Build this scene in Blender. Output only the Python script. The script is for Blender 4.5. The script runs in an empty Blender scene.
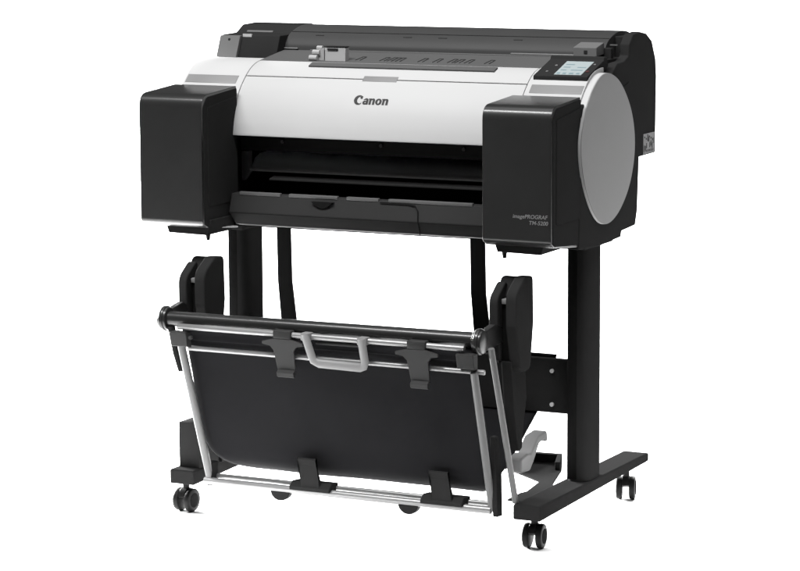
import bpy, bmesh, math, random
from mathutils import Vector, Matrix
random.seed(4)
S = bpy.context.scene
COL = S.collection

# ------------------------------------------------------------------ materials
def plastic(name, col, rough=.45, spec=.3, grain=.0, gscale=900, metal=0.0, var=.06, coat=0):
    m = bpy.data.materials.new(name); m.use_nodes = True
    nt = m.node_tree; b = nt.nodes['Principled BSDF']
    b.inputs['Roughness'].default_value = rough
    b.inputs['Specular IOR Level'].default_value = spec
    b.inputs['Metallic'].default_value = metal
    b.inputs['Coat Weight'].default_value = coat; b.inputs['Coat Roughness'].default_value = .22; b.inputs['Coat IOR'].default_value = 1.4
    tc = nt.nodes.new('ShaderNodeTexCoord')
    n = nt.nodes.new('ShaderNodeTexNoise'); n.inputs['Scale'].default_value = 9; n.inputs['Detail'].default_value = 5
    nt.links.new(tc.outputs['Object'], n.inputs['Vector'])
    mr = nt.nodes.new('ShaderNodeMapRange')
    mr.inputs['To Min'].default_value = 1-var; mr.inputs['To Max'].default_value = 1+var
    nt.links.new(n.outputs['Fac'], mr.inputs['Value'])
    mx = nt.nodes.new('ShaderNodeVectorMath'); mx.operation = 'SCALE'
    mx.inputs[0].default_value = col
    nt.links.new(mr.outputs['Result'], mx.inputs['Scale'])
    nt.links.new(mx.outputs['Vector'], b.inputs['Base Color'])
    rr = nt.nodes.new('ShaderNodeMapRange')
    rr.inputs['To Min'].default_value = max(0, rough-.05); rr.inputs['To Max'].default_value = rough+.05
    nt.links.new(n.outputs['Fac'], rr.inputs['Value']); nt.links.new(rr.outputs['Result'], b.inputs['Roughness'])
    if grain:
        g = nt.nodes.new('ShaderNodeTexNoise'); g.inputs['Scale'].default_value = gscale; g.inputs['Detail'].default_value = 2
        nt.links.new(tc.outputs['Object'], g.inputs['Vector'])
        bp = nt.nodes.new('ShaderNodeBump'); bp.inputs['Strength'].default_value = grain; bp.inputs['Distance'].default_value = .0005
        nt.links.new(g.outputs['Fac'], bp.inputs['Height']); nt.links.new(bp.outputs['Normal'], b.inputs['Normal'])
    return m

def g3(v): return (v, v, v)
M = dict(
    front=plastic('charcoal_satin_plastic', g3(.0125), .40, .2, .25, coat=.8),
    body=plastic('black_textured_plastic', g3(.021), .6, .0, .25),
    inner=plastic('matt_black_interior', g3(.004), .7, .1, .1),
    platen=plastic('dark_grey_platen', g3(.15), .5, .3, .15),
    lip=plastic('grey_tray_lip', g3(.09), .4, .4, .15),
    white=plastic('white_gloss_plastic', (.385, .385, .385), .5, .15, .06, var=.01),
    warmgrey=plastic('light_grey_plastic', g3(.165), .45, .35, .15),
    endcap=plastic('mid_grey_painted_panel', g3(.235), .75, .0, .08, var=.01),
    tray=plastic('charcoal_tray_plastic', g3(.021), .55, .08, .25),
    slope=plastic('dark_grey_feed_slope', g3(.075), .6, .05, .12),
    pale=plastic('pale_grey_plastic', g3(.30), .5, .2, .08),
    roll=plastic('dark_grey_roll_cover', g3(.036), .5, .12, .12),
    tabgrey=plastic('grey_latch_plastic', g3(.11), .6, .05, .1),
    stand=plastic('black_powder_coat', g3(.017), .6, .0, .35, 500),
    alu=plastic('silver_painted_tube', g3(.23), .36, .4, .0, metal=.45, var=.03),
    alugrey=plastic('grey_painted_tube', g3(.115), .45, .25, .0, metal=.15, var=.03),
    handle=plastic('grey_moulded_handle', g3(.175), .45, .35, .1),
    clip=plastic('dark_grey_clip', g3(.027), .5, .1, .15),
    cloth=plastic('black_basket_fabric', (.0085, .0085, .0094), .8, .02, .5, 1400),
    rubber=plastic('black_rubber', g3(.008), .5, .1, .1),
    ink=plastic('black_ink', g3(.01), .5, .2),
    gink=plastic('silver_ink', g3(.15), .5, .2),
    steel=plastic('zinc_screw', g3(.42), .5, .5),
    red=plastic('dull_red_button', (.06, .02, .02), .5, .3),
    label=plastic('grey_rating_label', g3(.17), .5, .3),
)
M['cloth'].node_tree.nodes['Principled BSDF'].inputs['Sheen Weight'].default_value = .06
def screen_mat():
    m = bpy.data.materials.new('lcd_screen'); m.use_nodes = True
    b = m.node_tree.nodes['Principled BSDF']
    b.inputs['Base Color'].default_value = (.26, .30, .305, 1); b.inputs['Roughness'].default_value = .25
    b.inputs['Emission Color'].default_value = (.72, .80, .82, 1); b.inputs['Emission Strength'].default_value = .1
    return m
M['screen'] = screen_mat()
M['lcdtext'] = plastic('lcd_text', (.14, .20, .22), .4, .3)

# ------------------------------------------------------------------ mesh helpers
def finish(name, bm, mat, parent=None, bevel=0, seg=3, sharp=38):
    bmesh.ops.remove_doubles(bm, verts=bm.verts, dist=1e-6)
    bmesh.ops.recalc_face_normals(bm, faces=bm.faces)
    me = bpy.data.meshes.new(name); bm.to_mesh(me); bm.free()
    for p in me.polygons: p.use_smooth = True
    me.set_sharp_from_angle(angle=math.radians(sharp))
    o = bpy.data.objects.new(name, me); COL.objects.link(o)
    me.materials.append(mat if not isinstance(mat, str) else M[mat])
    if bevel:
        b = o.modifiers.new('bevel', 'BEVEL'); b.width = bevel; b.segments = seg
        b.limit_method = 'ANGLE'; b.angle_limit = math.radians(sharp); b.harden_normals = True
        b.use_clamp_overlap = True
    if parent: o.parent = parent
    return o

def merge(bm, other):
    me = bpy.data.meshes.new('tmp'); other.to_mesh(me); other.free()
    bm.from_mesh(me); bpy.data.meshes.remove(me)

def box(bm, x0, x1, y0, y1, z0, z1, bev=0, seg=2):
    b = bmesh.new()
    r = bmesh.ops.create_cube(b, size=1)
    for v in b.verts:
        v.co = Vector((x0+(v.co.x+.5)*(x1-x0), y0+(v.co.y+.5)*(y1-y0), z0+(v.co.z+.5)*(z1-z0)))
    if bev:
        bmesh.ops.bevel(b, geom=list(b.edges), offset=bev, segments=seg, profile=.5, affect='EDGES')
    merge(bm, b)

def prism(bm, pts, a0, a1, axis='x', bev=0, seg=2):
    """closed outline extruded along an axis; pts are (y,z) for x, (x,z) for y, (x,y) for z"""
    def P(p, a):
        if axis == 'x': return (a, p[0], p[1])
        if axis == 'y': return (p[0], a, p[1])
        return (p[0], p[1], a)
    b = bmesh.new()
    A = [b.verts.new(P(p, a0)) for p in pts]; B = [b.verts.new(P(p, a1)) for p in pts]
    n = len(pts)
    b.faces.new(A); b.faces.new(B)
    for i in range(n): b.faces.new((A[i], A[(i+1) % n], B[(i+1) % n], B[i]))
    bmesh.ops.recalc_face_normals(b, faces=b.faces)
    if bev:
        es = [e for e in b.edges if len(e.link_faces) == 2 and e.calc_face_angle() > math.radians(50)]
        bmesh.ops.bevel(b, geom=es, offset=bev, segments=seg, profile=.5, affect='EDGES')
    merge(bm, b)

def cyl(bm, p0, p1, r0, r1=None, n=24, bev=0):
    p0, p1 = Vector(p0), Vector(p1); r1 = r0 if r1 is None else r1
    d = (p1-p0); L = d.length
    q = d.to_track_quat('Z', 'Y').to_matrix().to_4x4(); q.translation = p0
    prof = [(r0, 0), (r1, L)]
    if bev: prof = [(r0-bev, 0), (r0-bev*.3, bev*.3), (r0, bev), (r1, L-bev), (r1-bev*.3, L-bev*.3), (r1-bev, L)]
    rings = [[bm.verts.new(q @ Vector((r*math.cos(2*math.pi*k/n), r*math.sin(2*math.pi*k/n), z))) for k in range(n)] for r, z in prof]
    for a, b in zip(rings, rings[1:]):
        for k in range(n): bm.faces.new((a[k], a[(k+1) % n], b[(k+1) % n], b[k]))
    bm.faces.new(rings[0]); bm.faces.new(rings[-1])

def tube(bm, pts, r, n=14, rx=None, up=(0, 1, 0)):
    """tube along a path; rx gives a flattened section"""
    pts = [Vector(p) for p in pts]; rings = []
    for i, p in enumerate(pts):
        t = (pts[min(i+1, len(pts)-1)]-pts[max(i-1, 0)]).normalized()
        s = t.cross(Vector(up)).normalized(); u = s.cross(t).normalized()
        rings.append([bm.verts.new(p+s*(rx or r)*math.cos(2*math.pi*k/n)+u*r*math.sin(2*math.pi*k/n)) for k in range(n)])
    for a, b in zip(rings, rings[1:]):
        for k in range(n): bm.faces.new((a[k], a[(k+1) % n], b[(k+1) % n], b[k]))
    bm.faces.new(rings[0]); bm.faces.new(rings[-1])

def rounded(pts, radii, n=6):
    out = []; N = len(pts)
    for i, p in enumerate(pts):
        r = radii[i] if isinstance(radii, (list, tuple)) else radii
        p = Vector(p); a = (Vector(pts[i-1])-p); b = (Vector(pts[(i+1) % N])-p)
        if r <= 0: out.append(tuple(p)); continue
        la, lb = a.length, b.length; a.normalize(); b.normalize()
        ang = a.angle(b); t = min(r/math.tan(ang/2), la*.48, lb*.48)
        s, e = p+a*t, p+b*t
        for k in range(n+1):
            u = k/n
            out.append(tuple((1-u)**2*s+2*u*(1-u)*p+u*u*e))
    return out

def smooth_path(pts, n=8):
    P = [Vector(p) for p in pts]; out = []
    for i in range(len(P)-1):
        p0, p1, p2, p3 = P[max(i-1, 0)], P[i], P[i+1], P[min(i+2, len(P)-1)]
        for k in range(n):
            t = k/n
            out.append(.5*((2*p1)+(p2-p0)*t+(2*p0-5*p1+4*p2-p3)*t*t+(3*p1-p0-3*p2+p3)*t**3))
    out.append(P[-1]); return out

# ------------------------------------------------------------------ the setting: white paper sweep
# a roll of white paper laid square to the viewer: it runs under the stand and sweeps up far behind it
bm = bmesh.new()
path = [(-.95, 0.0), (4.2, 0.0)]
for k in range(1, 17):
    a = k/16*math.pi/2
    path.append((4.2+.55*math.sin(a), .55-.55*math.cos(a)))
path.append((4.75, 1.25))
TURN = Matrix.Rotation(math.radians(26.03), 4, 'Z')
vs = [[bm.verts.new(TURN @ Vector((x, y, z))) for x in (-4.6, 3.6)] for y, z in path]
for a, b in zip(vs, vs[1:]): bm.faces.new((a[0], a[1], b[1], b[0]))
paper = plastic('white_paper_sweep', (.92, .92, .92), .9, .0, var=.004)
floor = finish('floor', bm, paper)
floor['kind'] = 'structure'

# ------------------------------------------------------------------ the printer
root = bpy.data.objects.new('large_format_printer', None); COL.objects.link(root)
root['label'] = 'black and white large format printer on a wheeled stand with an open fabric output basket'
root['category'] = 'printer'

def part(name, bm, mat, parent=root, bevel=0, seg=3, sharp=38, label=None):
    o = finish(name, bm, mat, parent, bevel, seg, sharp)
    if label: o['label'] = label
    return o

# profile of the white hood, (y, z) from its lower front edge over the crown to its rear edge
HOOD = smooth_path([(-.171, .873), (-.166, .902), (-.153, .938), (-.132, .972), (-.106, .999), (-.081, 1.018), (-.052, 1.031), (-.02, 1.037), (.004, 1.038)], 6)
ARC = [0]
for a, b in zip(HOOD, HOOD[1:]): ARC.append(ARC[-1]+(b-a).length)
def hood(s, off=0):
    s = max(0, min(ARC[-1]-1e-6, s)); i = 0
    while ARC[i+1] < s: i += 1
    t = (s-ARC[i])/(ARC[i+1]-ARC[i]); p = HOOD[i].lerp(HOOD[i+1], t)
    def nrm(j):
        a, b = HOOD[max(j-1, 0)], HOOD[min(j+1, len(HOOD)-1)]; d = (b-a).normalized(); return Vector((-d.y, d.x))
    n = nrm(i).lerp(nrm(i+1), t).normalized()
    return p+n*off
def s_at_y(y):
    for i in range(len(HOOD)-1):
        if HOOD[i].x <= y <= HOOD[i+1].x: return ARC[i]+(ARC[i+1]-ARC[i])*(y-HOOD[i].x)/(HOOD[i+1].x-HOOD[i].x)
    return ARC[-1]
def shell(bm, x0, x1, s0, s1, o0, o1, n=24, slant=0, bev=0):
    """closed patch of the hood between arc lengths s0..s1 and offsets o0 (inside) .. o1 (outside)"""
    out = [hood(s0+(s1-s0)*k/n, o1) for k in range(n+1)]; inn = [hood(s0+(s1-s0)*k/n, o0) for k in range(n+1)]
    prism(bm, [tuple(p) for p in out]+[tuple(p) for p in reversed(inn)], x0, x1, 'x', bev)

XL, XSL, XSR, XR = -.533, -.372, .337, .487       # outer left, seams left and right, outer right
sc = s_at_y(-.0995)                                # crease between access cover and top panel

# chassis: rear block, bottom block and the ends of the paper slot
bm = bmesh.new()
prism(bm, [(.03, .664), (.18, .668), (.196, .82), (.285, .83), (.285, 1.02), (.06, 1.03), (-.05, 1.005), (-.05, .985), (.02, .97), (.02, .87), (-.02, .80), (-.02, .66)], -.515, .462, 'x')
box(bm, -.50, .46, -.17, -.02, .664, .715)
box(bm, -.525, -.386, -.15, .02, .70, .97)
box(bm, .35, .468, -.15, .02, .70, .97)
chassis = part('chassis', bm, 'inner')

# slot interior
bm = bmesh.new()
prism(bm, [(-.06, .822), (-.085, .812), (-.10, .792), (-.10, .784), (-.02, .784), (-.02, .824)], -.36, .347, 'x')
pl = part('platen', bm, 'platen', bevel=.002)
bm = bmesh.new(); prism(bm, [(-.104, .7935), (-.1085, .7885), (-.1085, .785), (-.1005, .785)], -.36, .347, 'x')
part('platen_edge', bm, 'warmgrey', pl)
bm = bmesh.new(); prism(bm, [(-.10, .776), (-.125, .771), (-.125, .767), (-.10, .770)], -.30, .347, 'x')
part('feed_guide', bm, 'body', bevel=.001)
bm = bmesh.new(); prism(bm, [(-.386, .829), (-.36, .831), (-.36, .782), (-.375, .762), (-.386, .760)], -.10, -.094, 'y')
part('slot_end_plate', bm, 'platen', bevel=.0015)
# back wall of the slot with its row of pinch roller notches
bm = bmesh.new(); box(bm, -.37, .335, -.02, -.012, .822, .885)
x = -.35
while x < .33:
    w = random.choice((.006, .009, .012)); box(bm, x, x+w, -.027, -.0199, .822, .832); x += w+random.uniform(.006, .012)
part('pinch_roller_bar', bm, 'inner')
for x in (-.262, -.010, .195):
    bm = bmesh.new(); cyl(bm, (x, -.1305, .858), (x, -.127, .858), .004, n=12)
    part('screw', bm, 'clip')
bm = bmesh.new(); box(bm, -.37, .335, -.127, -.121, .835, .90)
part('carriage_shield', bm, 'inner')

# white hood
bm = bmesh.new(); shell(bm, XSL+.0018, XSR-.0018, 0, sc-.0012, -.012, 0, bev=.0012)
cover = part('access_cover', bm, 'white')
bm = bmesh.new(); shell(bm, XSL+.0018, XSR-.0018, sc+.0012, s_at_y(-.0305), -.012, 0, 14, bev=.001)
toppanel = part('top_panel', bm, 'white')
bm = bmesh.new(); shell(bm, -.068, .018, sc-.007, sc+.010, -.004, .0008, 8, bev=.0006)
part('lift_notch', bm, 'warmgrey', cover)
bm = bmesh.new(); shell(bm, -.225, .242, s_at_y(-.066), s_at_y(-.046), -.004, .004, 6, bev=.001)
part('paper_slot_lip', bm, 'slope', toppanel)
sl = []
for x0, x1, r0, r1 in ((XL+.004, XSL, -.523, -.388), (XSR, XR-.012, .348, .472)):
    bm = bmesh.new(); shell(bm, x0, x1, s_at_y(-.158), ARC[-1], -.014, 0.0005, 26, bev=.0015)
    sh = part('shoulder_cover', bm, 'white')
    bm = bmesh.new(); shell(bm, r0, r1, s_at_y(-.119), s_at_y(-.1005), -.004, .0014, 8, bev=.0008)
    part('ink_window', bm, 'warmgrey', sh)

# ink tank covers
def ink_cover(x0, x1):
    bm = bmesh.new()
    pts = rounded([(-.31, .683), (-.31, .973), (-.148, .984), (-.148, .657), (-.29, .672)], [.014, .034, .002, .002, .01], 10)
    prism(bm, pts, x0, x1, 'x')
    c = part('ink_tank_cover', bm, 'front', bevel=.004, seg=3, sharp=50)
    return c
inkL = ink_cover(XL, -.370); inkR = ink_cover(.322, .482)
def cover_door(x, sgn, par):
    bm = bmesh.new()
    prism(bm, rounded([(-.301, .680), (-.304, .945), (-.285, .968), (-.1485, .979), (-.1485, .662), (-.288, .675)], [.006, .02, .02, .002, .002, .006]), x-sgn*.001, x+sgn*.0012, 'x')
    part('cover_side', bm, 'body', par)  # matte sheet added over the side face to keep glare off it
    x += sgn*.0012
    bm = bmesh.new()
    prism(bm, rounded([(-.285, .72), (-.285, .945), (-.150, .962), (-.150, .72)], .006), x-sgn*.0005, x+sgn*.0014, 'x')
    part('cover_door', bm, 'body', par, bevel=.0007)
cover_door(-.370, 1, inkL); cover_door(.482, 1, inkR)
for par, x0, x1, xk in ((inkL, -.487, -.362, -.377), (inkR, .334, .460, .359)):
    bm = bmesh.new()
    prism(bm, [(x0, .69), (x0+.012, .656), (x1-.012, .654), (x1, .69)], -.285, -.17, 'y')
    part('underside_tray', bm, 'body', par, bevel=.002)
    bm = bmesh.new(); cyl(bm, (xk, -.275, .642), (xk, -.275, .656), .004, .006, n=14)
    part('locating_pin', bm, 'rubber', par)

# front output tray
bm = bmesh.new()
prism(bm, [(-.162, .742), (-.191, .742), (-.206, .700), (-.196, .672), (-.165, .665), (-.155, .70)], -.362, .335, 'x')
for v in bm.verts:
    if v.co.x < -.3 and v.co.z < .69: v.co.x += .014
tray = part('output_tray', bm, 'tray', bevel=.002)
edges = [-.34, -.234, -.212, -.088, -.065, .015, .040, .246]
for a, b in zip(edges[::2], edges[1::2]):
    bm = bmesh.new(); box(bm, a, b, -.1935, -.184, .739, .7465, .001)
    part('tray_lip', bm, 'lip', tray)
bm = bmesh.new()
pts = [(-.15+.055*k/12, .733-.014*math.sin(math.pi*k/12)) for k in range(13)]
prism(bm, pts, -.2035, -.190, 'y'); part('thumb_notch', bm, 'inner', tray)
bm = bmesh.new()
tube(bm, [(.02, -.1955, .7385), (.09, -.1958, .738), (.108, -.197, .735), (.116, -.2005, .724), (.119, -.2065, .700), (.120, -.197, .671)], .0013, 8)
part('tray_seam', bm, 'inner', tray)
bm = bmesh.new(); tube(bm, [(-.362, -.2068, .6985), (.335, -.2068, .6985)], .0008, 6)
part('tray_crease', bm, 'inner', tray)

# right side panel and grey end cap
bm = bmesh.new()
side = [(-.16, .652), (-.04, .646), (.06, .650), (.088, .651), (.094, .664), (.178, .668), (.190, .70), (.199, .822), (.302, .823),
        (.306, 1.0), (.300, 1.04), (.275, 1.083), (.24, 1.101), (.20, 1.107), (.155, 1.103), (.132, 1.082), (.128, 1.056), (.10, 1.046), (.06, 1.044), (.02, 1.02), (-.05, 1.0), (-.15, .96)]
prism(bm, side, .462, .4855, 'x')
sidep = part('side_panel', bm, 'body', bevel=.003)
cap = [(-.142, .956), (-.103, .996), (-.057, 1.0225), (-.010, 1.0275), (.049, 1.0095), (.099, .972), (.136, .924), (.153, .868), (.146, .813), (.116, .759), (.062, .715), (.002, .694), (-.052, .700), (-.099, .732), (-.140, .784), (-.163, .840), (-.166, .895)]
cap = [tuple(p) for p in smooth_path(cap+[cap[0]], 6)[:-1]]
bm = bmesh.new(); prism(bm, cap, .473, .4905, 'x')
rim = part('end_cap', bm, 'white', bevel=.0015)
bm = bmesh.new()
cy, cz = -.004, .862
prism(bm, [(cy+(y-cy)*.999, cz+(z-cz)*.999) for y, z in cap], .4907, .4925, 'x')
part('cap_face', bm, 'endcap', rim, bevel=.0008, label='flat mid grey face')
bm = bmesh.new(); tube(bm, [(.4862, .055, .985), (.4862, .09, .987), (.4862, .13, .997)], .0008, 6)
part('panel_seam', bm, 'inner', sidep)
bm = bmesh.new(); box(bm, .4857, .4868, .222, .292, .826, .872)
lab = part('rating_label', bm, 'label', sidep)
bm = bmesh.new()
for k in range(9):
    y = .225+k*.007
    z = .830+.036*random.random()
    box(bm, .4869, .4872, y, y+.0045, z, min(.870, z+.012)); box(bm, .4869, .4872, y, y+.003, .829, .835)
for k in range(6): box(bm, .4869, .4872, .226+k*.010, .226+k*.010+.006, .862-.004*(k % 3), .866-.004*(k % 3))
part('label_print', bm, 'clip', lab)
bm = bmesh.new(); cyl(bm, (.44, .315, 1.0), (.468, .315, 1.0), .020, bev=.003); part('roll_knob', bm, 'warmgrey')

# roll cover and its feed slope
bm = bmesh.new()
rc = smooth_path([(.092, 1.056), (.096, 1.068), (.112, 1.086), (.142, 1.099), (.18, 1.107), (.225, 1.107), (.262, 1.096), (.288, 1.072), (.298, 1.03), (.299, .90), (.297, .835)], 6)
pts = [tuple(p) for p in rc]+[(.20, .835), (.20, 1.0), (.09, 1.03)]
prism(bm, pts, -.372, .440, 'x')
roll = part('roll_cover', bm, 'roll', sharp=50)
bm = bmesh.new()
prism(bm, [(-.0300, 1.028), (-.0300, 1.0365), (.083, 1.0530), (.0905, 1.0535), (.0915, 1.02), (.02, 1.02)], -.372, .440, 'x')
slope = part('feed_slope', bm, 'slope', bevel=.0012)
for x in (-.128, -.066, -.047, -.037, -.026, .031, .068, .105, .123, .147, .197):
    bm = bmesh.new()
    def on(u, v): return (x+u, -.012+v, 1.0372+(v+.018)*.146)
    tube(bm, [on(-.0058, .004), on(-.0046, .040), on(.0046, .041), on(.0058, .004)], .0009, 6, up=(0, 0, 1))
    part('paper_guide_mark', bm, 'roll', slope)
bm = bmesh.new(); box(bm, -.30, .37, .083, .0895, 1.0526, 1.0556, .0008); part('slope_rib', bm, 'tabgrey', slope)
bm = bmesh.new(); tube(bm, [(-.371, .1275, 1.0945), (.439, .1275, 1.0945)], .0007, 6); part('cover_crease', bm, 'body', roll)
for x in (-.30, -.07, .02, .21):
    bm = bmesh.new(); box(bm, x, x+.022, .1125, .1165, 1.0845, 1.0885, .0006); part('cover_dimple', bm, 'clip', roll)
bm = bmesh.new(); box(bm, -.371, -.335, .086, .0915, 1.0560, 1.0590, .0008); part('cover_lip_line', bm, 'warmgrey', roll)  # pale strip along the lip at the cover's left end
# light grey release block with the small white gears beside it
bm = bmesh.new()
prism(bm, [(-.022, 1.0370), (-.020, 1.0690), (-.002, 1.0700), (-.002, 1.0400)], -.206, -.153, 'x')
blk = part('media_sensor_block', bm, 'pale', bevel=.0012)
bm = bmesh.new(); box(bm, -.199, -.172, -.0225, -.0195, 1.0625, 1.0670); part('block_slot', bm, 'body', blk)
bm = bmesh.new(); box(bm, -.207, -.152, -.0215, -.001, 1.0702, 1.0715, .0006); part('block_cap', bm, 'body', blk)
bm = bmesh.new()
cyl(bm, (-.246, -.020, 1.0440), (-.226, -.020, 1.0440), .0068, n=11); cyl(bm, (-.240, -.014, 1.0560), (-.222, -.014, 1.0560), .0068, n=9); cyl(bm, (-.232, -.008, 1.0660), (-.218, -.008, 1.0660), .0058, n=9)
box(bm, -.226, -.212, -.014, -.002, 1.038, 1.066)
part('feed_gear', bm, 'pale')
# grey latch tab on the right
bm = bmesh.new(); prism(bm, [(.045, 1.0575), (.045, 1.0785), (.090, 1.088), (.096, 1.062)], .385, .441, 'x')
tab = part('latch_tab', bm, 'tabgrey', bevel=.0015)
bm = bmesh.new(); box(bm, .411, .419, .0438, .0452, 1.065, 1.072); part('latch_mark', bm, 'body', tab)
bm = bmesh.new(); box(bm, .215, .385, .084, .0905, 1.0562, 1.0595, .001); part('latch_rail', bm, 'warmgrey', tab)

# end housings of the roll holder
bm = bmesh.new()
prism(bm, rounded([(.048, 1.038), (.070, 1.0875), (.135, 1.089), (.168, 1.1065), (.235, 1.109), (.285, 1.085), (.300, 1.03), (.30, .835), (.05, .835)], [0, .004, .01, .01, .02, .02, .02, .01, 0]), -.528, -.3725, 'x')
hl = part('roll_holder_housing', bm, 'body', bevel=.002)
bm = bmesh.new(); prism(bm, [(.0365, 1.036), (.0585, 1.086), (.0685, 1.086), (.0475, 1.036)], -.528, -.474, 'x')
fp = part('housing_face', bm, 'tabgrey', hl, bevel=.001)
bm = bmesh.new(); cyl(bm, (-.501, .053, 1.077), (-.501, .056, 1.077), .003, n=10); part('face_screw', bm, 'body', fp)
bm = bmesh.new(); box(bm, -.472, -.448, .068, .073, 1.080, 1.090); part('housing_tag', bm, 'white', hl)
bm = bmesh.new(); prism(bm, [(.138, 1.0900), (.142, 1.0935), (.142, 1.0945), (.138, 1.0915)], -.50, -.43, 'x'); part('housing_rib', bm, 'tabgrey', hl)
bm = bmesh.new()
box(bm, .4405, .4615, .03, .29, .98, 1.052); box(bm, .441, .4615, .155, .28, 1.05, 1.098)
box(bm, .442, .460, .085, .10, 1.05, 1.076)
hr = part('roll_holder_housing', bm, 'body', bevel=.002)
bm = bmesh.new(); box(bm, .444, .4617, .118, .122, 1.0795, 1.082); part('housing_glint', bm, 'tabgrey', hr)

# control panel
bm = bmesh.new()
prism(bm, [(-.088, 1.008), (-.088, 1.0235), (.008, 1.0535), (.012, 1.0605), (.030, 1.0605), (.034, 1.040), (.0, 1.02)], .345, .4735, 'x')
cp = part('control_panel', bm, 'body', bevel=.0015)
def onp(x, v, h=.0004):
    t = v; y = -.088+.096*t; z = 1.0235+.030*t
    return (x, y-.298*h, z+.954*h)
def ppatch(bm, x0, x1, v0, v1, h):
    lo = [onp(x0, v0, -.0005), onp(x1, v0, -.0005), onp(x1, v1, -.0005), onp(x0, v1, -.0005)]
    hi = [onp(x0, v0, h), onp(x1, v0, h), onp(x1, v1, h), onp(x0, v1, h)]
    A = [bm.verts.new(p) for p in lo]; B = [bm.verts.new(p) for p in hi]
    bm.faces.new(A); bm.faces.new(B)
    for i in range(4): bm.faces.new((A[i], A[(i+1) % 4], B[(i+1) % 4], B[i]))
bm = bmesh.new(); ppatch(bm, .391, .455, .08, .88, .0008); scr = part('screen', bm, 'screen', cp)
bm = bmesh.new()
for v0, v1, xs in ((.66, .70, ((.397, .417),)), (.50, .54, ((.397, .413), (.43, .45))), (.33, .37, ((.397, .410), (.421, .449))), (.12, .19, ((.395, .403), (.409, .417), (.424, .434), (.441, .449)))):
    for a, b in xs: ppatch(bm, a, b, v0, v1, .0011)
part('screen_text', bm, 'lcdtext', scr)
for x, v, m, r in ((.3755, .62, 'warmgrey', .0030), (.368, .25, 'tabgrey', .0032), (.463, .72, 'warmgrey', .0026), (.462, .30, 'red', .0042)):
    bm = bmesh.new(); cyl(bm, onp(x, v, -.001), onp(x, v, .0012), r, n=16); part('button', bm, m, cp)

# ------------------------------------------------------------------ lettering
def curve_mesh(name, splines, extrude=0, offset=0):
    cu = bpy.data.curves.new(name, 'CURVE'); cu.dimensions = '2D'; cu.fill_mode = 'BOTH'; cu.extrude = extrude; cu.offset = offset
    for pts in splines:
        s = cu.splines.new('POLY'); s.points.add(len(pts)-1); s.use_cyclic_u = True
        for p, q in zip(s.points, pts): p.co = (q[0], q[1], 0, 1)
    o = bpy.data.objects.new(name, cu); COL.objects.link(o)
    dg = bpy.context.evaluated_depsgraph_get(); me = bpy.data.meshes.new_from_object(o.evaluated_get(dg))
    bpy.data.objects.remove(o); bpy.data.curves.remove(cu); return me
def text_mesh(s, size, shear=0, bold=0, space=1):
    cu = bpy.data.curves.new('lettering', 'FONT'); cu.body = s; cu.size = size; cu.shear = shear; cu.offset = bold; cu.space_character = space
    o = bpy.data.objects.new('lettering', cu); COL.objects.link(o)
    dg = bpy.context.evaluated_depsgraph_get(); me = bpy.data.meshes.new_from_object(o.evaluated_get(dg))
    bpy.data.objects.remove(o); bpy.data.curves.remove(cu); return me
def ell(cx, cy, rx, ry, a0, a1, n=20):
    return [(cx+rx*math.cos(math.radians(a0+(a1-a0)*k/n)), cy+ry*math.sin(math.radians(a0+(a1-a0)*k/n))) for k in range(n+1)]

# word mark: capital with a heavy crescent and an inward spur, small serifed letters
def logo_splines():
    sp = []
    sp.append(ell(.50, .50, .50, .56, 52, 308, 28)+[(.80, .13)]+ell(.66, .50, .36, .44, 292, 96, 24)+[(.60, .945), (.66, .70), (.83, .66), (.86, .93)])
    def stem(x, w, y0, y1): return [(x, y0), (x+w, y0), (x+w, y1), (x+w-.03, y1+.02), (x-.07, y1-.02), (x-.07, y1-.07), (x, y1-.09)]
    def n(x):
        sp.append([(x, 0), (x+.20, 0), (x+.20, .46), (x+.24, .54), (x+.33, .57), (x+.39, .51), (x+.39, 0), (x+.59, 0), (x+.59, .50)]
                  + ell(x+.41, .50, .18, .21, 0, 90, 8)+[(x+.30, .69), (x+.20, .60), (x+.20, .70), (x-.07, .68), (x-.07, .61), (x, .58)])
    def a(x):
        sp.append([(x+.36, 0), (x+.57, 0), (x+.57, .48)]+ell(x+.34, .48, .23, .23, 0, 150, 12)+[(x+.08, .54), (x+.24, .54), (x+.30, .60), (x+.37, .53), (x+.37, .44)]
                  + ell(x+.22, .20, .22, .22, 60, 300, 14)+[(x+.36, .08)])
        sp.append(ell(x+.27, .21, .075, .11, 0, 360, 14)[:-1])
    def o(x):
        sp.append(ell(x+.32, .345, .33, .365, 0, 360, 28)[:-1]); sp.append(ell(x+.32, .345, .125, .24, 0, 360, 22)[:-1])
    a(.98); n(1.67); a_x = 2.36
    o(2.37); n(3.13)
    return sp
def logo():
    # the four small letters read a, n, o, n after the capital
    me = curve_mesh('word_mark', logo_splines(), offset=.022)
    k = .0228; bm = bmesh.new(); bm.from_mesh(me); bpy.data.meshes.remove(me)
    r = bmesh.ops.extrude_face_region(bm, geom=list(bm.faces))
    top = set(v for v in r['geom'] if isinstance(v, bmesh.types.BMVert))
    s0 = s_at_y(-.1455)
    for v in bm.verts:
        p = hood(s0+v.co.y*k*.92, .0006 if v in top else -.0005)
        v.co = Vector((-.070+v.co.x*k, p.x, p.y))
    return part('word_mark', bm, 'ink', cover)
logo()
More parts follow.
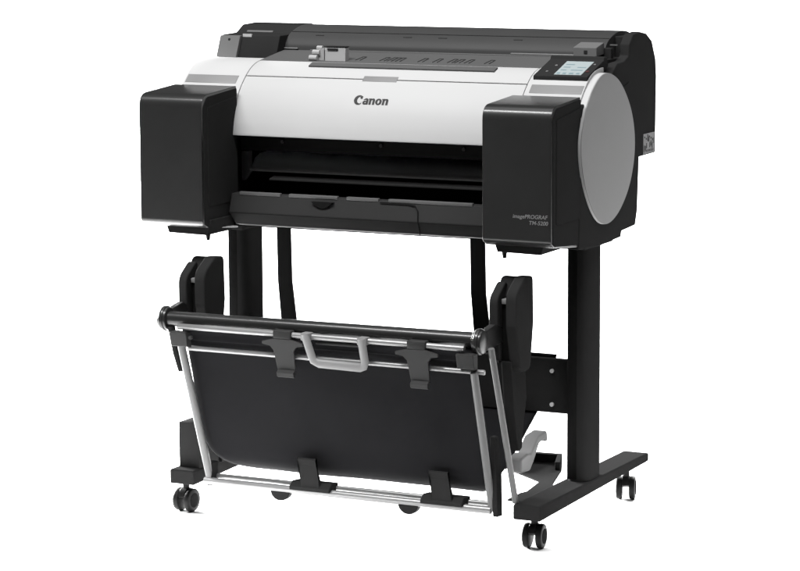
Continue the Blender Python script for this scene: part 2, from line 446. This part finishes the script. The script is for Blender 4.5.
def flat_text(s, size, xr, z, par, name='model_lettering', y=-.31, shear=0, bold=0, space=1):
    me = text_mesh(s, size, shear, bold, space); bm = bmesh.new(); bm.from_mesh(me); bpy.data.meshes.remove(me)
    r = bmesh.ops.extrude_face_region(bm, geom=list(bm.faces)); top = set(v for v in r['geom'] if isinstance(v, bmesh.types.BMVert))
    w = max(v.co.x for v in bm.verts)
    for v in bm.verts: v.co = Vector((xr-w+v.co.x, y-(.0006 if v in top else -.0004), z+v.co.y))
    return part(name, bm, 'gink', par)
flat_text('imagePROGRAF', .0119, .4745, .7355, inkR, shear=.15, bold=.00012, space=1.0)
flat_text('TM-5200', .0119, .4755, .7225, inkR, shear=.15, bold=.00012, space=1.0)

# ------------------------------------------------------------------ stand
def leg(x):
    bm = bmesh.new(); n = 40; pts = []
    for k in range(n):
        a = 2*math.pi*k/n; c, s = math.cos(a), math.sin(a); e = .62
        pts.append((x+.0265*math.copysign(abs(c)**e, c), .0+.050*math.copysign(abs(s)**e, s)))
    prism(bm, pts, .108, .664, 'z')
    l = part('leg', bm, 'stand')
    bm = bmesh.new(); box(bm, x-.040, x+.032, -.075, .09, .640, .6635, .003); part('mounting_plate', bm, 'body', l)
    bm = bmesh.new(); box(bm, x-.021, x+.002, -.0505, -.0475, .115, .64, .001); part('leg_dark_band', bm, 'inner', l)  # added black strip paints the shaded front of the leg darker
    return l
LEGX = (-.432, .434)
for x in LEGX: leg(x)
def foot(x, toe):
    bm = bmesh.new()
    pts = [(-.032, -.312), (.032, -.312), (.032+toe, .315), (-.032+toe, .315)]
    pts = [(x+a, b) for a, b in pts]
    prism(bm, pts, .076, .110, 'z')
    for v in bm.verts:
        if v.co.z < .1 and v.co.y > .29: v.co.z += .014
    return part('foot', bm, 'stand', bevel=.004)
fl = foot(-.436, -.004); fr = foot(.427, .012)
def caster(x, y, turn):
    R = Matrix.Translation((x, y, 0)) @ Matrix.Rotation(turn, 4, 'Z')
    bm = bmesh.new()
    cyl(bm, (0, 0, .050), (0, 0, .077), .008, n=16)
    b2 = [(math.cos(math.radians(a))*.0245, .030+math.sin(math.radians(a))*.0265) for a in range(20, 165, 12)]
    prism(bm, [(yy, zz) for yy, zz in b2]+[(-.010, .030), (.010, .030)], -.0085, .0085, 'x')
    bm.transform(R); c = part('caster', bm, 'rubber', bevel=.001)
    for s in (-1, 1):
        bm = bmesh.new()
        cyl(bm, (s*.008, 0, .0275), (s*.0225, 0, .0275), .0275, n=32, bev=.004); bm.transform(R)
        w = part('wheel', bm, 'rubber', c)
        bm = bmesh.new(); cyl(bm, (s*.022, 0, .0275), (s*.0238, 0, .0275), .017, n=24, bev=.001); bm.transform(R)
        w2 = part('wheel_hub', bm, 'stand', c)
caster(.417, -.243, .12); caster(-.458, -.255, -.05); caster(.424, .288, .30); caster(-.44, .285, .15)
# cross beam between the legs
bm = bmesh.new(); box(bm, -.41, .412, -.012, .012, .255, .378, .003)
beam = part('cross_beam', bm, 'stand')
for z in (.352, .275):
    bm = bmesh.new(); cyl(bm, (.361, -.0165, z), (.361, -.0115, z), .0048, n=14); part('bolt', bm, 'steel', beam)
    bm = bmesh.new(); cyl(bm, (-.361, -.0165, z), (-.361, -.0115, z), .0048, n=14); part('bolt', bm, 'steel', beam)
# rear straps that carry the back of the basket
for x0, x1 in ((-.385, -.372), (.125, .138)):
    bm = bmesh.new()
    pth = [(x0, .10, .67), (x0+.001, .10, .55), (x0+.006, .10, .44), (x1, .10, .36)]
    for (a, b) in zip(pth, pth[1:]):
        pass
    prism(bm, [(x0-.019, .668), (x0+.018, .668), (x0+.021, .50), (x1+.022, .38), (x1+.022, .30), (x1-.020, .30), (x1-.020, .38), (x0-.017, .50)], .098, .104, 'y')
    part('basket_strap', bm, 'stand', bevel=.001)

# ------------------------------------------------------------------ output basket
# front plane of the basket leans outwards towards the top
def yf(z): return -.31-.11*(z-.10)/.36
bm = bmesh.new()
pth = [(-.398, .470), (-.404, .440), (yf(.42)+.014, .42), (yf(.30)+.016, .30), (yf(.2)+.018, .20), (yf(.15)+.022, .15), (-.268, .125), (-.235, .121), (-.15, .15), (-.05, .22), (.05, .30), (.098, .37)]
pp = smooth_path(pth, 7); rows = []; NX = 44
for i, p in enumerate(pp):
    z, y = p.y, p.x
    inset = 0
    if y < -.2:
        t = max(0, min(1, (.212-z)/(.212-.1215))); inset = .095*(1-math.sqrt(max(0, 1-t*t)))
    else: inset = .095-.05*min(1, (y+.2)/.25)
    xa, xb = -.367+inset, .348-inset*.5
    row = []
    for k in range(NX+1):
        u = k/NX; x = xa+(xb-xa)*u
        sag = .006*math.sin(math.pi*u)*math.sin(math.pi*min(1, max(0, i/len(pp)*1.6)))+.0022*math.sin(9*u+z*20)+.0016*math.sin(17*u-z*9+1)
        row.append(bm.verts.new((x, y+sag, z)))
    rows.append(row)
for a, b in zip(rows, rows[1:]):
    for k in range(NX): bm.faces.new((a[k], a[k+1], b[k+1], b[k]))
basket = part('basket', bm, 'cloth', sharp=180, label='black fabric sling basket')
so = basket.modifiers.new('thickness', 'SOLIDIFY'); so.thickness = .002; so.offset = 1

def bpart(name, bm, mat, bevel=0, **k): return part(name, bm, mat, basket, bevel, **k)
bm = bmesh.new(); cyl(bm, (-.412, -.395, .477), (.345, -.395, .480), .0172, n=28); bpart('top_roller', bm, 'front')
bm = bmesh.new(); cyl(bm, (-.372, -.424, .4665), (.332, -.424, .4655), .0066, n=18, bev=.001); bpart('upper_rail', bm, 'alu')
bm = bmesh.new(); cyl(bm, (-.356, yf(.416), .416), (.371, yf(.414), .4135), .0056, n=18, bev=.001); bpart('middle_rail', bm, 'alu')
bm = bmesh.new(); cyl(bm, (-.372, -.316, .0925), (.346, -.316, .0925), .0085, n=20, bev=.001); bpart('bottom_rail', bm, 'alu')
bm = bmesh.new(); cyl(bm, (-.365, -.292, .101), (.346, -.292, .101), .0055, n=16, bev=.001); bpart('bottom_rail', bm, 'alu')
bm = bmesh.new(); cyl(bm, (-.372, -.420, .448), (-.361, -.310, .098), .0092, n=18); bpart('side_tube', bm, 'alugrey')
bm = bmesh.new(); cyl(bm, (.352, -.419, .414), (.346, -.310, .092), .0085, n=18); bpart('side_tube', bm, 'alugrey')
bm = bmesh.new(); tube(bm, [(.390, -.415, .468), (.393, -.40, .41), (.3965, -.300, .112)], .0068, rx=.0068); bpart('support_arm', bm, 'alugrey')
bm = bmesh.new(); tube(bm, [(-.403, -.402, .462), (-.396, -.392, .40), (-.390, -.380, .358)], .0085); bpart('support_arm', bm, 'stand')
bm = bmesh.new(); box(bm, -.368, -.352, -.318, -.288, .082, .135, .002); bpart('tube_foot', bm, 'stand')
bm = bmesh.new(); prism(bm, [(-.322, .080), (-.296, .078), (-.30, .18), (-.318, .26), (-.338, .26), (-.33, .16)], .352, .364, 'x'); bpart('tube_foot', bm, 'stand', .002)
# corner brackets
for x0, x1 in ((-.389, -.346), (.316, .357)):
    bm = bmesh.new(); prism(bm, [(-.427, .455), (-.436, .455), (-.4285, .422), (-.41, .418), (-.41, .455)], x0, x1, 'x'); bpart('corner_bracket', bm, 'clip', .002)
bm = bmesh.new(); cyl(bm, (-.336, -.434, .444), (-.336, -.426, .444), .004, n=12); bpart('bracket_bolt', bm, 'clip')
# end joints of the roller
for x0, x1 in ((-.432, -.409), (.343, .366)):
    bm = bmesh.new()
    cyl(bm, (x0, -.395, .477), (x1, -.395, .477), .026, n=28, bev=.004)
    cyl(bm, (x0+.006, -.395, .477), (x1-.006, -.395, .477), .0285, n=28, bev=.002)
    prism(bm, [(-.40, .47), (-.39, .495), (-.33, .505), (-.29, .49), (-.29, .46), (-.37, .455)], x0+.004, x1-.004, 'x')
    bpart('roller_joint', bm, 'front', .0015)
# grey handle
bm = bmesh.new()
def hp(x, z): return (x, -.4375-(0.47-z)*-.16, z)
path = [hp(-.044, .473), hp(-.040, .455), hp(-.033, .428), hp(-.028, .414), hp(-.016, .4085), hp(.04, .4075), hp(.085, .4065), hp(.094, .410), hp(.098, .420), hp(.096, .44), hp(.094, .472)]
tube(bm, path, .0058, 12, rx=.0098)
box(bm, -.055, -.033, -.440, -.416, .458, .4755, .003); box(bm, .083, .105, -.440, -.416, .457, .4745, .003)
bpart('handle', bm, 'handle', label='light grey carrying handle')
bm = bmesh.new(); tube(bm, [(-.028, -.415, .452), (.082, -.415, .452)], .004, 8); bpart('handle_bar', bm, 'clip')
# T shaped paper clips on the rails
def clip(x):
    bm = bmesh.new()
    out = [(-.051, .450), (-.051, .443), (-.033, .440), (-.025, .430), (-.022, .384), (.022, .384), (.025, .430), (.033, .440), (.051, .443), (.051, .450), (.022, .457), (-.022, .457)]
    prism(bm, [(x+a, b) for a, b in out], -.003, .003, 'y')
    prism(bm, [(-.003, .386), (-.013, .380), (-.013, .370), (-.009, .368), (.003, .380)], x-.021, x+.021, 'x')
    prism(bm, [(.003, .455), (.003, .425), (.022, .43), (.022, .45)], x-.02, x+.02, 'x')
    for v in bm.verts: v.co.y += yf(v.co.z)-.0125
    box(bm, x-.0225, x+.0225, -.4345, -.413, .4565, .476, .003)
    bpart('paper_clip', bm, 'clip', .0012)
clip(-.104); clip(.222)
def low_clip(x, w):
    bm = bmesh.new()
    prism(bm, [(-.003, .168), (-.003, .105), (-.020, .098), (-.020, .105), (.003, .172)], x-.0235, x+.0235, 'x')
    for v in bm.verts: v.co.y += yf(v.co.z)+.001; v.co.x += (.12-v.co.z)*.12
    prism(bm, [(-.333, .096), (-.333, .1045), (-.318, .115), (-.285, .112), (-.285, .096)], x-.050, x+.050, 'x')
    bpart('paper_clip', bm, 'body', .0015)
low_clip(-.094, 0); low_clip(.232, 0)
for x in (-.174, .147):
    bm = bmesh.new()
    prism(bm, [(x+.0245*math.cos(math.pi*(1+k/16)), .0865+.0215*math.sin(math.pi*(1+k/16))) for k in range(17)], -.322, -.304, 'y')
    bpart('rest_pad', bm, 'rubber', .002)
# curved pivot housings that carry the basket
def pivot(x0, x1):
    bm = bmesh.new()
    o1 = rounded([(-.300, .445), (-.314, .50), (-.314, .572), (-.262, .603), (-.222, .600), (-.218, .50), (-.236, .395), (-.29, .395)], [.01, .02, .035, .03, .012, .02, .02, .03])
    w = x1-x0
    prism(bm, o1, x0+.6*w, x1, 'x')
    o2 = rounded([(-.300, .42), (-.316, .50), (-.316, .560), (-.262, .597), (-.255, .50), (-.262, .42)], [.01, .02, .03, .012, .02, .01])
    prism(bm, o2, x0, x0+.32*w, 'x')
    prism(bm, rounded([(-.275, .41), (-.275, .560), (-.255, .5995), (-.228, .5985), (-.228, .50), (-.240, .41)], [.005, .02, .02, .01, .01, .005]), x0+.02*w, x0+.95*w, 'x')
    p = part('pivot_housing', bm, 'body', bevel=.004)
    bm = bmesh.new(); box(bm, x0+.34*w, x0+.58*w, -.292, -.2701, .39, .545); part('housing_slot', bm, 'inner', p)
    bm = bmesh.new(); box(bm, x0+.34*w, x0+.55*w, -.298, -.2703, .5455, .556, .001); part('slot_catch', bm, 'warmgrey', p)
    return p
pivot(-.434, -.366); pivot(.340, .404)
# lower arms from the housings down to the feet
bm = bmesh.new(); prism(bm, [(-.300, .42), (-.225, .42), (-.215, .33), (-.232, .27), (-.240, .22), (-.256, .215), (-.270, .25), (-.285, .32)], .362, .386, 'x'); part('pivot_bracket', bm, 'stand', bevel=.002)
bm = bmesh.new(); box(bm, -.461, -.406, -.28, -.19, .109, .216, .003); part('pivot_bracket', bm, 'body', bevel=0)
bm = bmesh.new(); prism(bm, [(-.19, .109), (-.19, .28), (-.12, .25), (.02, .12), (.02, .109)], -.408, -.398, 'x'); part('pivot_bracket', bm, 'inner', bevel=.001)
# light grey lever at the right foot
bm = bmesh.new()
def lv(u, h): return (u, h)
prism(bm, [(-.230, .160), (-.230, .192), (-.195, .198), (-.175, .194), (-.135, .226), (-.085, .230), (-.078, .206), (-.090, .204), (-.096, .213), (-.128, .208), (-.162, .172), (-.18, .156)], .346, .380, 'x')
part('release_lever', bm, 'handle', bevel=.005, label='light grey release lever beside the right foot')
# low dark tray between the right foot and the basket
bm = bmesh.new()
prism(bm, [(.345, -.228), (.394, -.235), (.394, -.09), (.372, -.03), (.338, .10), (.302, .19), (.215, .18), (.235, .05), (.338, -.03), (.352, -.135), (.345, -.16)], .095, .099, 'z')
tr = part('stand_tray', bm, 'stand', bevel=.001)
bm = bmesh.new(); prism(bm, [(.218, .05), (.226, .16), (.298, .17), (.325, .09), (.336, .095), (.304, .186), (.210, .178), (.205, .05)], .0993, .118, 'z'); part('tray_rim', bm, 'stand', tr, bevel=.001)

# ------------------------------------------------------------------ camera
cam = bpy.data.cameras.new('camera'); co = bpy.data.objects.new('camera', cam); COL.objects.link(co)
rt = Vector((0.8988617734349456, 0.4382013507766978, -0.0052046551146359725)); up = Vector((-0.05997083782360411, 0.1347627457932124, 0.9890614242588825)); fw = Vector((-0.43410944572552185, 0.8887173783176244, -0.1474123828181632))
mw = Matrix((rt, up, -fw)).transposed().to_4x4(); mw.translation = Vector((2.7296257562833803, -5.642568953096022, 1.457504034974528))
co.matrix_world = mw
cam.sensor_width = 36; cam.sensor_fit = 'HORIZONTAL'; cam.lens = 36*2744/800; cam.clip_end = 200; cam.clip_start = .05
S.camera = co

# ------------------------------------------------------------------ light: studio soft boxes and added floor fills
w = bpy.data.worlds.new('World'); S.world = w; w.use_nodes = True
w.node_tree.nodes['Background'].inputs['Color'].default_value = (1, 1, 1, 1)
w.node_tree.nodes['Background'].inputs['Strength'].default_value = .06
def soft(name, loc, target, sx, sy, power, spread=180):
    l = bpy.data.lights.new(name, 'AREA'); l.shape = 'RECTANGLE'; l.size = sx; l.size_y = sy; l.energy = power; l.spread = math.radians(spread)
    o = bpy.data.objects.new(name, l); COL.objects.link(o); o.location = loc
    o.rotation_euler = (Vector(target)-Vector(loc)).to_track_quat('-Z', 'Y').to_euler(); return o
VD = TURN.to_3x3()
def stage(x, y, z): return tuple(VD @ Vector((x, y, z)))
soft('overhead_softbox', stage(0, 1.2, 8.0), stage(0, .8, 0), 5.5, 3.6, 110)
soft('backdrop_softbox', stage(0, 2.9, 3.4), stage(0, 3.5, 0), 8.0, 1.6, 520, 110)
soft('low_left_fill', (-3.4, 1.15, .8), (.05, -.1, 0), 1.8, .7, 390, 60)  # added lamp, washes out the shadow on the floor under the printer
soft('low_rear_fill', (0, 2.3, 1.45), (0, -.1, 0), 2.4, .4, 17, 38)  # added narrow lamp behind, aimed under the body to lift its floor shadow
soft('front_overhead_softbox', stage(-.2, -3.7, 7.2), stage(0, -.5, 0), 6.5, .8, 640)
soft('key_strip_softbox', (-1.5, -2.9, 5.6), (-.05, -.3, .9), 3.2, .45, 330)

S.view_settings.view_transform = 'Standard'; S.view_settings.look = 'None'
S.view_settings.exposure = 0; S.view_settings.gamma = 1
S.render.engine = 'CYCLES'
S.render.resolution_x = 1024; S.render.resolution_y = 731
